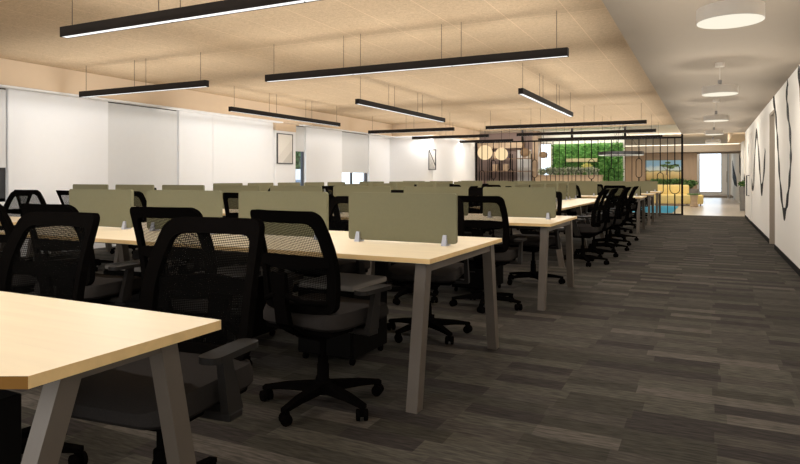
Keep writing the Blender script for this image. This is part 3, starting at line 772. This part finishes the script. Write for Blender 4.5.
# ------------------------------------------------------------------ black rod partition
PX0, PX1, PY = -7.35, -.71, 21.0
pr = thing('partition', 'black metal rod partition between the carpet and the lounge', 'partition', (PX0, PY, 0))
W = PX1-PX0
for k in range(5):
    xx = W*k/4; bm = BM()
    if k in (0, 4): bx(bm, xx-.03, xx+.03, -.03, .03, 0, 3.099); obj('post', bm, M['black'], pr)
    else:
        bx(bm, xx-.035, xx+.035, -.03, .03, 2.4105, 3.099); obj('hanger', bm, M['black'], pr)
        bm = BM(); tube(bm, [(xx, 0, .04), (xx, 0, 2.36)], .011, 6); obj('rod', bm, M['black'], pr)
bm = BM(); bx(bm, 0, W, -.025, .025, 2.36, 2.41); obj('top_rail', bm, M['black'], pr)
bm = BM(); bx(bm, 0, W, -.025, .025, .0, .04); obj('bottom_rail', bm, M['black'], pr)
NR = 8
for k in range(4):
    for j in range(1, NR):
        xx = W*(k+j/NR)/4
        ov = {2: (1.15, 1.75), 5: (.65, 1.3), 7: (.65, 1.55)}.get(j) if k % 2 else {1: (.7, 1.4), 3: (1.1, 1.75), 6: (.7, 1.45)}.get(j)
        bm = BM()
        if ov:
            z0, z1 = ov; rr_ = .14 if (j == 7 and k == 3) else .085
            pts = [(xx+rr_*math.cos(a_), 0, z0+rr_+rr_*math.sin(a_)) for a_ in [PI+PI*q/8 for q in range(9)]] + [(xx+rr_*math.cos(a_), 0, z1-rr_+rr_*math.sin(a_)) for a_ in [PI*q/8 for q in range(9)]]
            tube(bm, pts, .012, 6, closed=True)
            tube(bm, [(xx, 0, .04), (xx, 0, z0)], .018, 6); tube(bm, [(xx, 0, z1), (xx, 0, 2.36)], .015, 6)
            obj('loop_rod', bm, M['black'], pr)
        else:
            tube(bm, [(xx, 0, .04), (xx, 0, 2.36)], .010, 6); obj('rod', bm, M['black'], pr)

# ------------------------------------------------------------------ lounge beyond
YF = 44.0
def gx(px, Y): return on_y(px, 178, Y).x
def gz(px, py, Y): return on_y(px, py, Y).z
struct('wall_lounge_left', (-12, gx(534, 26.5), 26.5, 26.7, 0, 3.1), M['mauve'])
struct('wall_lounge_left_side', (-9.9, -9.7, 17.4, 26.5, 0, 3.1), M['mauve'])
struct('trim_lounge_column', (gx(532.5, 25.9), gx(538, 25.9), 25.9, 26.5, 0, 3.1), M['tan'])
# window slot beside the green wall
xa, xb = gx(538, 26.5), gx(551.5, 26.5)
struct_multi('wall_lounge_middle', [(xa, xb, 26.5, 26.7, 0, .9), (xa, xb, 26.5, 26.7, 2.62, 3.1), (xb, gx(624, 26.5), 26.5, 26.7, 0, 3.1)], M['wall_r'])
bm = BM(); t = .05
for bb in ((xa, xa+t, 26.52, 26.6, .9, 2.62), (xb-t, xb, 26.52, 26.6, .9, 2.62), (xa, xb, 26.52, 26.6, .9, .95), (xa, xb, 26.52, 26.6, 2.57, 2.62)): bx(bm, *bb)
w5 = obj('window_5', bm, M['lamp'], kind='structure'); box_obj('pane', (xa+t, xb-t, 26.555, 26.56, .95, 2.57), M['glass'], w5)
# green wall: a board thick with moss and leaves
def leaves(bm, n, fpos, size, rnd, flat=False):
    for _ in range(n):
        p = fpos(rnd); s = size*rnd.uniform(.6, 1.3)
        d = Vector((rnd.uniform(-1, 1), rnd.uniform(-1, .2 if flat else 1), rnd.uniform(-.6, 1))).normalized()
        sd = d.cross(Vector((rnd.uniform(-1, 1), rnd.uniform(-1, 1), .3))).normalized()
        nn = d.cross(sd)
        q = [p, p+d*s*.5+sd*s*.28, p+d*s-nn*s*.12, p+d*s*.5-sd*s*.28]
        vv = [bm.verts.new(a_) for a_ in q]; bm.faces.new((vv[0], vv[1], vv[2], vv[3]))
rnd = random.Random(3)
g0, g1 = gx(553, 26.3), gx(622.5, 26.3); gz0, gz1 = .35, gz(580, 143.5, 26.3)
gr = thing('green_wall', 'mossy green plant wall panel behind the black partition', 'green wall', ((g0+g1)/2, 26.36, gz0))
bm = BM(); bx(bm, g0-(g0+g1)/2, g1-(g0+g1)/2, 0, .12, 0, gz1-gz0); obj('backing_board', bm, M['green'], gr)
bm = BM(); hw = (g1-g0)/2
leaves(bm, 6000, lambda r_: Vector((r_.uniform(-hw, hw-.05), .0, r_.uniform(.02, gz1-gz0-.08))), .14, rnd, True); obj('leaves', bm, M['green'], gr)
# plank sign on it, and the yellow ornament
a, b = on_y(566, 158.6, 26.1), on_y(597, 161.8, 26.1)
bm = BM(); bx(bm, a.x, b.x, 26.13, 26.2, b.z, a.z, bev=.01); tag(obj('plank_sign', bm, M['plank']), 'pale wooden plank mounted on the green wall', 'sign')
rnd = random.Random(9); bm = BM(); c = on_y(587, 168, 25.4)
tube(bm, [(c.x, c.y, 0), (c.x, c.y, c.z-.09)], .012, 6)
for k in range(9):
    a_ = PI*k/8; tip = c+Vector((.24*math.cos(a_), rnd.uniform(-.05, .05), .02+.2*math.sin(a_)))
    tube(bm, [c+Vector((0, 0, -.1)), c.lerp(tip, .5)+Vector((0, 0, .05)), tip], [.014, .03, .008], 6)
tag(obj('yellow_ornament', bm, M['lime']), 'lime yellow spiky ornament on a thin stem before the green wall', 'ornament')
# planter counter with leafy plants
ca, cb = gx(535, 24.6), gx(601, 24.6); ct = gz(560, 175, 24.6)
cr_ = thing('planter_counter', 'long wooden planter counter below the green wall', 'counter', ((ca+cb)/2, 24.6, 0))
hw = (cb-ca)/2
bm = BM(); bx(bm, -hw, hw, 0, .45, 0, ct-.06, bev=.006); obj('counter_body', bm, M['counter'], cr_)
bm = BM(); bx(bm, -hw-.02, hw+.02, -.03, .06, ct-.06, ct); bx(bm, -hw-.02, hw+.02, .39, .48, ct-.06, ct); bx(bm, -hw-.02, -hw+.06, .06, .39, ct-.06, ct); bx(bm, hw-.06, hw+.02, .06, .39, ct-.06, ct); obj('counter_rim', bm, M['tan'], cr_)
def plant_clump(c, n, size, spread, hgt, rnd, m, label, name='potted_plant', cat='plant', group=None, pot=None):
    r = thing(name, label, cat, c, 0, group)
    if pot:
        bm = BM(); lathe(bm, pot, 20); obj('pot', bm, M['pot'], r, smooth=True); z0 = pot[-1][1]-.02
    else: z0 = 0
    bm = BM()
    for k in range(n):
        a_ = rnd.uniform(0, 2*PI); ln = rnd.uniform(.5, 1)
        tip = Vector((spread*ln*math.cos(a_), spread*ln*math.sin(a_), z0+hgt*(1.25-ln*.7)))
        root = Vector((tip.x*.15, tip.y*.15, z0)); mid = root.lerp(tip, .55)+Vector((0, 0, hgt*.2))
        tube(bm, [root, mid, tip], .004, 4)
        for q in range(7):
            t_ = .3+.7*q/6; p = root.lerp(mid, min(1, t_/.55)) if t_ < .55 else mid.lerp(tip, (t_-.55)/.45)
            leaves(bm, 2, lambda r_: p, size, rnd)
    obj('foliage', bm, m, r); return r
rnd = random.Random(5)
for k in range(9):
    xx = ca+.25+(cb-ca-.5)*k/8
    plant_clump((xx, 24.82, ct-.059), 24, .09, .12, .36, rnd, M['leaf'], 'leafy grey green plant, %s from the left along the planter counter' % ORD[k], group='plants on the counter')
# shelving with objects
s0, s1, YS = gx(479, 25.6), gx(531.5, 25.6), 25.6
sr = thing('shelving_unit', 'black framed shelving unit against the brown lounge wall', 'shelf', ((s0+s1)/2, YS, 0)); hw = (s1-s0)/2
for k in range(6):
    xx = -hw+2*hw*k/5; bm = BM()
    for yy in (0, .33): bx(bm, xx-.014, xx+.014, yy, yy+.03, 0, 2.15 if k % 2 else 2.35)
    obj('upright', bm, M['black'], sr)
SH = [.06, .5, .95, 1.42, 1.95]
for z in SH: bm = BM(); bx(bm, -hw, hw, .0, .36, z-.018, z+.018); obj('shelf_board', bm, M['brown'], sr)
rnd = random.Random(11); qn = 0
for zi, z in enumerate(SH[2:5]):
    for k in range(5):
        x0_ = (s0+s1)/2-hw+2*hw*k/5+.05; wcell = 2*hw/5-.1
        kind = rnd.choice(['books', 'box', 'vase', 'none', 'none'])
        where = '%s shelf bay from the left, %s' % (ORD[k], ['lower row', 'middle row', 'top row'][zi])
        if kind == 'books':
            xx = x0_; j = 0
            while xx < x0_+wcell*.75 and j < 6:
                w_ = rnd.uniform(.05, .09); hh = rnd.uniform(.26, .36)
                bm = BM(); bx(bm, xx, xx+w_, YS+.06, YS+.3, z+.019, z+.019+hh, bev=.004, seg=1)
                tag(obj('book', bm, rnd.choice(M['books'])), '%s upright book in the %s' % (ORD[j], where), 'book', 'books on the lounge shelves'); xx += w_+.004; j += 1
        elif kind == 'box':
            bm = BM(); bx(bm, x0_+.08, x0_+wcell-.08, YS+.05, YS+.32, z+.019, z+.30, bev=.015); tag(obj('storage_box', bm, M['tan']), 'tan storage box in the %s' % where, 'box', 'boxes on the lounge shelves')
        elif kind == 'vase':
            bm = BM(); lathe(bm, [(.06, 0), (.11, .08), (.12, .16), (.06, .26), (.045, .30), (.06, .33)], 18, (x0_+wcell/2, YS+.18, z+.019)); tag(obj('vase', bm, M['counter'], smooth=True), 'round tan vase in the %s' % where, 'vase', 'vases on the lounge shelves')
struct('trim_lounge_beam', (-9.6, gx(522, 26.1), 26.1, 26.5, 2.42, 2.66), M['counter'])
struct('wall_lounge_niche', (gx(517, 26.4), gx(531, 26.4), 26.46, 26.5, 1.0, 2.35), M['wall'])
# hanging lamps of the lounge
def globe(px, py, rpx, Y, m, nm, label, squash=1.0):
    c = on_y(px, py, Y); dist = Y/(C_+S_*(px-400)/624); R_ = rpx*dist/624
    r = thing(nm, label, 'hanging lamp', (c.x, c.y, c.z))
    bm = BM(); pr_ = [(R_*math.sin(PI*k/14)+(.002 if k in (0, 14) else 0), -R_*squash*math.cos(PI*k/14)) for k in range(15)]
    lathe(bm, pr_, 24); obj('lamp_shade', bm, m, r, smooth=True)
    bm = BM(); tube(bm, [(0, 0, R_*squash), (0, 0, 3.1-c.z)], .008, 6); obj('cord', bm, M['black'], r)
    bm = BM(); lathe(bm, [(.06, 3.07-c.z), (.06, 3.1-c.z)], 14); obj('ceiling_rose', bm, M['black'], r)
globe(485, 152.5, 7.4, 23.6, M['globe'], 'globe_lamp', 'larger glowing round paper globe lamp beside the white wall')
globe(501.5, 154, 6.3, 24.4, M['globe'], 'globe_lamp', 'smaller glowing round globe lamp in front of the shelving')
globe(525, 152.5, 5, 24.0, M['rattan'], 'rattan_lamp', 'brown rattan lamp hanging beside the wooden column', .85)
globe(543.5, 155, 4.2, 24.0, M['rattan'], 'rattan_lamp', 'brown rattan lamp hanging before the narrow white window', .8)
# grey ring pendant in front of the green wall
c = on_y(621, 153.5, 24.2)
r = thing('ring_pendant', 'flat grey ring pendant light beside the green wall', 'pendant light', (c.x, c.y, c.z))
bm = BM(); lathe(bm, [(.62, -.06), (.80, -.06), (.80, .06), (.62, .06), (.62, -.06)], 36, cap=False); obj('ring', bm, M['frame'], r)
bm = BM(); lathe(bm, [(.64, -.066), (.78, -.066), (.78, -.061), (.64, -.061), (.64, -.066)], 36, cap=False); obj('diffuser', bm, M['disc'], r)
for k in range(3):
    a_ = 2*PI*k/3; bm = BM(); tube(bm, [(.71*math.cos(a_), .71*math.sin(a_), .06), (0, 0, 3.1-c.z)], .006, 5); obj('wire', bm, M['wire'], r)

# wooden wall with the landscape picture
YW = 31.0
wl, wr = gx(612, YW), gx(697, YW)
struct('wall_lounge_wood', (-4.3, wr, YW, YW+.2, 0, 2.28), M['tan'])
struct('wall_lounge_corner', (-4.4, -4.3, 26.75, 46, 0, 3.1), M['wall_r'])
a, b = on_y(645, 160, YW), on_y(682, 180.5, YW)
framed('landscape_picture', 'wide framed landscape picture with a tree and blue sky', (a.x, b.x, YW-.06, YW, b.z, a.z), M['paper_land'], 'y', M['brown'])
tp = on_y(670, 170, YW-.07); bm = BM(); rnd = random.Random(2)
# the tree in the picture is painted on the print as a thin raised shape
pic = [o for o in COL.objects if o.name.startswith('landscape_picture')][0]
def loc(px, py): q = on_y(px, py, YW-.07); return Vector((q.x-pic.location.x, -.034, q.z-pic.location.z))
def blob(bm, pts, th=.003):
    A = [bm.verts.new(p) for p in pts]; B = [bm.verts.new(p+Vector((0, -th, 0))) for p in pts]
    bm.faces.new(A); bm.faces.new(B); n_ = len(pts)
    for k in range(n_): bm.faces.new((A[k], A[(k+1) % n_], B[(k+1) % n_], B[k]))
tube(bm, [loc(666.5, 175), loc(666.5, 170), loc(668.5, 166)], [.02, .014, .01], 6); tube(bm, [loc(666.5, 170), loc(663, 167)], .01, 5)
obj('painted_trunk', bm, M['brown'], pic)
bm = BM()
for (x_, y_, rx_, ry_) in ((664, 165.5, 4, 1.6), (671, 166.5, 5, 2), (676, 165.5, 3.4, 1.6), (668, 162.7, 3.4, 1.2)):
    blob(bm, [loc(x_+rx_*math.cos(2*PI*k/14)*rnd.uniform(.7, 1.1), y_+ry_*math.sin(2*PI*k/14)*rnd.uniform(.7, 1.2)) for k in range(14)], rnd.uniform(.002, .006))
obj('painted_crown', bm, M['fern'], pic)

# sofa, rug, hedge box, stool and pots
Yso = 28.9
a = on_y(655, 200, Yso); b = on_y(689, 200, Yso)
sofa = thing('sofa', 'yellow upholstered sofa behind the partition on the blue rug', 'sofa', ((a.x+b.x)/2, Yso, 0)); hw = (b.x-a.x)/2
bm = BM(); bx(bm, -hw, hw+.55, -.95, -.1, .08, .44, bev=.05, seg=3); obj('seat', bm, M['yellow'], sofa, smooth=True)
bm = BM(); bx(bm, -hw, hw, -.12, .16, .08, .84, bev=.05, seg=3); obj('backrest', bm, M['yellow'], sofa, smooth=True)
bm = BM(); bx(bm, -hw, -hw+.22, -.95, -.12, .441, .62, bev=.04, seg=3); obj('armrest', bm, M['yellow'], sofa, smooth=True)
for sx_ in (-hw+.08, hw+.45):
    for sy_ in (-.85, 0): bm = BM(); lathe(bm, [(.025, 0), (.03, .085)], 10, (sx_ if sy_ < 0 or sx_ < 0 else hw-.08, sy_, 0)); obj('leg', bm, M['brown'], sofa)
pts = [on_y(632, 219, 21.3), on_y(672, 217, 21.5)]
bm = BM()
xl, xr_ = gx(628, 22.0), gx(673, 22.6)
prism(bm, rrect(xl-.2, xr_, 22.0, 27.2, .15), lambda u, v, s: (u, v, .012*s)); tag(obj('rug', bm, M['blue']), 'blue lounge rug in front of the yellow sofa', 'rug')
a = on_y(652, 184, 29.9); b = on_y(683, 184, 29.9)
hb = thing('hedge_planter', 'long planter box with low green hedge behind the sofa', 'planter', ((a.x+b.x)/2, 29.9, 0)); hw = (b.x-a.x)/2
bm = BM(); bx(bm, -hw, hw, -.2, .2, 0, .86, bev=.01); obj('planter_box', bm, M['tan'], hb)
bm = BM(); rnd = random.Random(4); leaves(bm, 1800, lambda r_: Vector((r_.uniform(-hw, hw), r_.uniform(-.18, .18), r_.uniform(.84, 1.02))), .13, rnd); o = obj('foliage', bm, M['fern'], hb)
# grey pot with fern beside the sofa, wooden stool with green dish
c = on_y(690.5, 196, 30.3); c.z = 0
plant_clump(tuple(c), 26, .12, .28, .42, random.Random(8), M['fern'], 'green fern in a wide grey pot right of the sofa', 'potted_fern', pot=[(.22, 0), (.30, .25), (.33, .62), (.33, .66)])
c = on_y(694, 203, 27.3)
st = thing('stool', 'round wooden side stool with a green top beside the sofa', 'stool', (c.x, c.y, 0))
bm = BM(); lathe(bm, [(.13, 0), (.15, .03), (.12, .25), (.15, .46)], 20); obj('stool_body', bm, M['counter'], st, smooth=True)
bm = BM(); lathe(bm, [(.15, .4605), (.24, .475), (.25, .50), (.24, .52)], 24); obj('stool_top', bm, M['fern'], st, smooth=True)

def lounge_light(x0, x1, y, z, e, tilt, sy=.25, col=(1, .93, .82)):  # also places fill area lights added to brighten the lounge
    ld = bpy.data.lights.new('cove_or_fill_light', 'AREA'); ld.shape = 'RECTANGLE'; ld.size = x1-x0; ld.size_y = sy; ld.energy = e; ld.color = col
    lo = bpy.data.objects.new('cove_or_fill_light', ld); COL.objects.link(lo); lo.location = ((x0+x1)/2, y, z); lo.rotation_euler = (math.radians(tilt), 0, 0)
lounge_light(-9.6, .9, 20.75, 2.77, 115, 140)            # added fill hidden on the step behind the office ceiling, up into the lounge
lounge_light(-4.1, 1.1, 30.4, 2.62, 36, 215)           # over the bulkhead lip
lounge_light(g0, g1, 25.6, 2.80, 24, 30)               # green wall washer, aimed at the leaves
lounge_light(s0, s1, 24.9, 2.80, 22, 28)                # shelving washer
lounge_light(-3.2, .9, 28.3, 2.9, 45, 0, 1.5)           # added fill over the lounge corner, down on to the sofa
lounge_light(-1.5, .3, 35, 3.05, 95, 0, 18)  # added fill down the far corridor, with no fitting of its own
lounge_light(-.5, .6, 22.5, 3.0, 14, 20, 1)
# lounge bulkhead with a cove strip, far wall with its bright window
struct('trim_lounge_bulkhead', (-4.3, 1.7, 30.2, 33.0, 2.28, 2.58), M['soffit'])
cv = struct('trim_cove_strip', (-4.2, 1.2, 30.25, 30.30, 2.581, 2.61), M['lounge_light'])
fa, fb = gx(699, YF), gx(722, YF)
struct_multi('wall_far', [(-4.4, fa, YF, YF+.2, 0, 3.1), (fb, 1.7, YF, YF+.2, 0, 3.1), (fa, fb, YF, YF+.2, 0, .22), (fa, fb, YF, YF+.2, 2.95, 3.1)], M['wall_r'])
bm = BM()
for bb in ((fa, fa+.05, YF+.05, YF+.12, .22, 2.95), (fb-.05, fb, YF+.05, YF+.12, .22, 2.95), (fa, fb, YF+.05, YF+.12, .22, .27)): bx(bm, *bb)
w6 = obj('window_6', bm, M['lamp'], kind='structure'); box_obj('pane', (fa+.05, fb-.05, YF+.08, YF+.085, .27, 2.9), M['glass'], w6)
struct('floor_step', (wr-2.0, 1.4, 40.5, YF, .0, .10), M['soffit'])
# wall on the right past the office: pilasters and black leaf decals
XF = 1.3
struct('wall_right_lounge', (XF, XF+.3, 20.4, YF, 0, 3.1), M['wall_r'])
struct('trim_pilaster_1', (XR+.02, XF, 20.45, 20.9, 0, 3.1), M['wall'])
struct('trim_pilaster_2', (XF-.06, XF, 28.6, 30.0, 0, 3.1), M['wall'])
struct('trim_corridor_bulkhead', (.75, XF, 24.0, 30, 2.62, 3.1), M['beige'])
def decal(pts, label):
    bm = BM(); A = [bm.verts.new(p) for p in pts]; B = [bm.verts.new(p+Vector((-.006, 0, 0))) for p in pts]; n_ = len(pts)
    bm.faces.new(A); bm.faces.new(B)
    for k in range(n_): bm.faces.new((A[k], A[(k+1) % n_], B[(k+1) % n_], B[k]))
    tag(obj('wall_decal', bm, M['black']), label, 'wall decal', 'black leaf decals on the lounge wall')
decal([on_x(x_, y_, XF) for x_, y_ in ((739.2, 153), (741, 160), (743, 169), (745.5, 179), (746, 185), (742, 180), (739.5, 172))], 'black pointed leaf decal nearer along the lounge corridor wall')
decal([on_x(x_, y_, XF) for x_, y_ in ((732.3, 160), (734, 168), (736.5, 178), (737.3, 187), (734.5, 185), (732.6, 178))], 'black pointed leaf decal farther along the lounge corridor wall')
# tall grey planter
c = on_x(743.2, 208, XF-.3)
c = Vector((1.11, 24.8, 0))
plant_clump(tuple(c), 22, .09, .13, .2, random.Random(6), M['fern'], 'small plant in a tall grey planter by the right wall', 'tall_planter', pot=[(.11, 0), (.125, .4), (.14, .80), (.14, .83)])
# glass door leaf at the far end
gd = struct_multi('door_3', [(.98, 1.02, 37.2, 37.26, 0, 2.7), (.98, 1.02, 40.2, 40.26, 0, 2.7), (.98, 1.02, 37.26, 40.2, 2.64, 2.7), (.98, 1.02, 37.26, 40.2, 0, .06)], M['lamp'])
box_obj('pane', (.995, 1.0, 37.26, 40.2, .06, 2.64), M['glass'], gd)
bm = BM(); tube(bm, [(.97, 37.6, .9), (.9, 37.6, .9), (.9, 37.6, 1.5), (.97, 37.6, 1.5)], .02, 6); obj('door_handle', bm, M['lamp'], gd)

# ------------------------------------------------------------------ outside the windows
struct('ground', (-40, XW-.3, -5, 40, -4.2, -4), M['pot'])
bd = thing('office_building', 'pale striped building seen through the window beside the picture', 'building', (-17, 23.4, -4))
bm = BM(); bx(bm, -4, 0, -6, 2.6, 0, 5.55); obj('facade', bm, M['stone'], bd)
for k in range(4):
    bm = BM(); bx(bm, .001, .05, -5.6, 2.2, .75+1.3*k, 1.15+1.3*k); obj('window_band', bm, M['band'], bd)
tr = thing('tree', 'green tree above the roof seen through the narrow window', 'tree', (-24.5, 34.5, -4))
bm = BM(); tube(bm, [(0, 0, 0), (.1, 0, 3), (0, .1, 6)], [.25, .2, .1], 8); obj('trunk', bm, M['brown'], tr)
bm = BM(); rnd = random.Random(12)
def pos(r_):
    d_ = Vector((r_.gauss(0, 1), r_.gauss(0, 1), r_.gauss(0, 1))).normalized()*r_.uniform(.5, 1)
    return Vector((d_.x*2.6, d_.y*2.6, 6.6+d_.z*1.9))
leaves(bm, 3500, pos, .45, rnd); obj('crown', bm, M['lime'] if False else M['fern'], tr)

# ------------------------------------------------------------------ light from the sky outside
w = bpy.data.worlds.new('sky'); sc.world = w; w.use_nodes = True
t = w.node_tree; bg = t.nodes['Background']; bg.inputs[0].default_value = (1, .985, .96, 1); bg.inputs[1].default_value = 2.2
sc.cycles.use_denoising = True
sc.cycles.max_bounces = 8; sc.cycles.diffuse_bounces = 5; sc.cycles.transparent_max_bounces = 24
sc.cycles.sample_clamp_indirect = 6
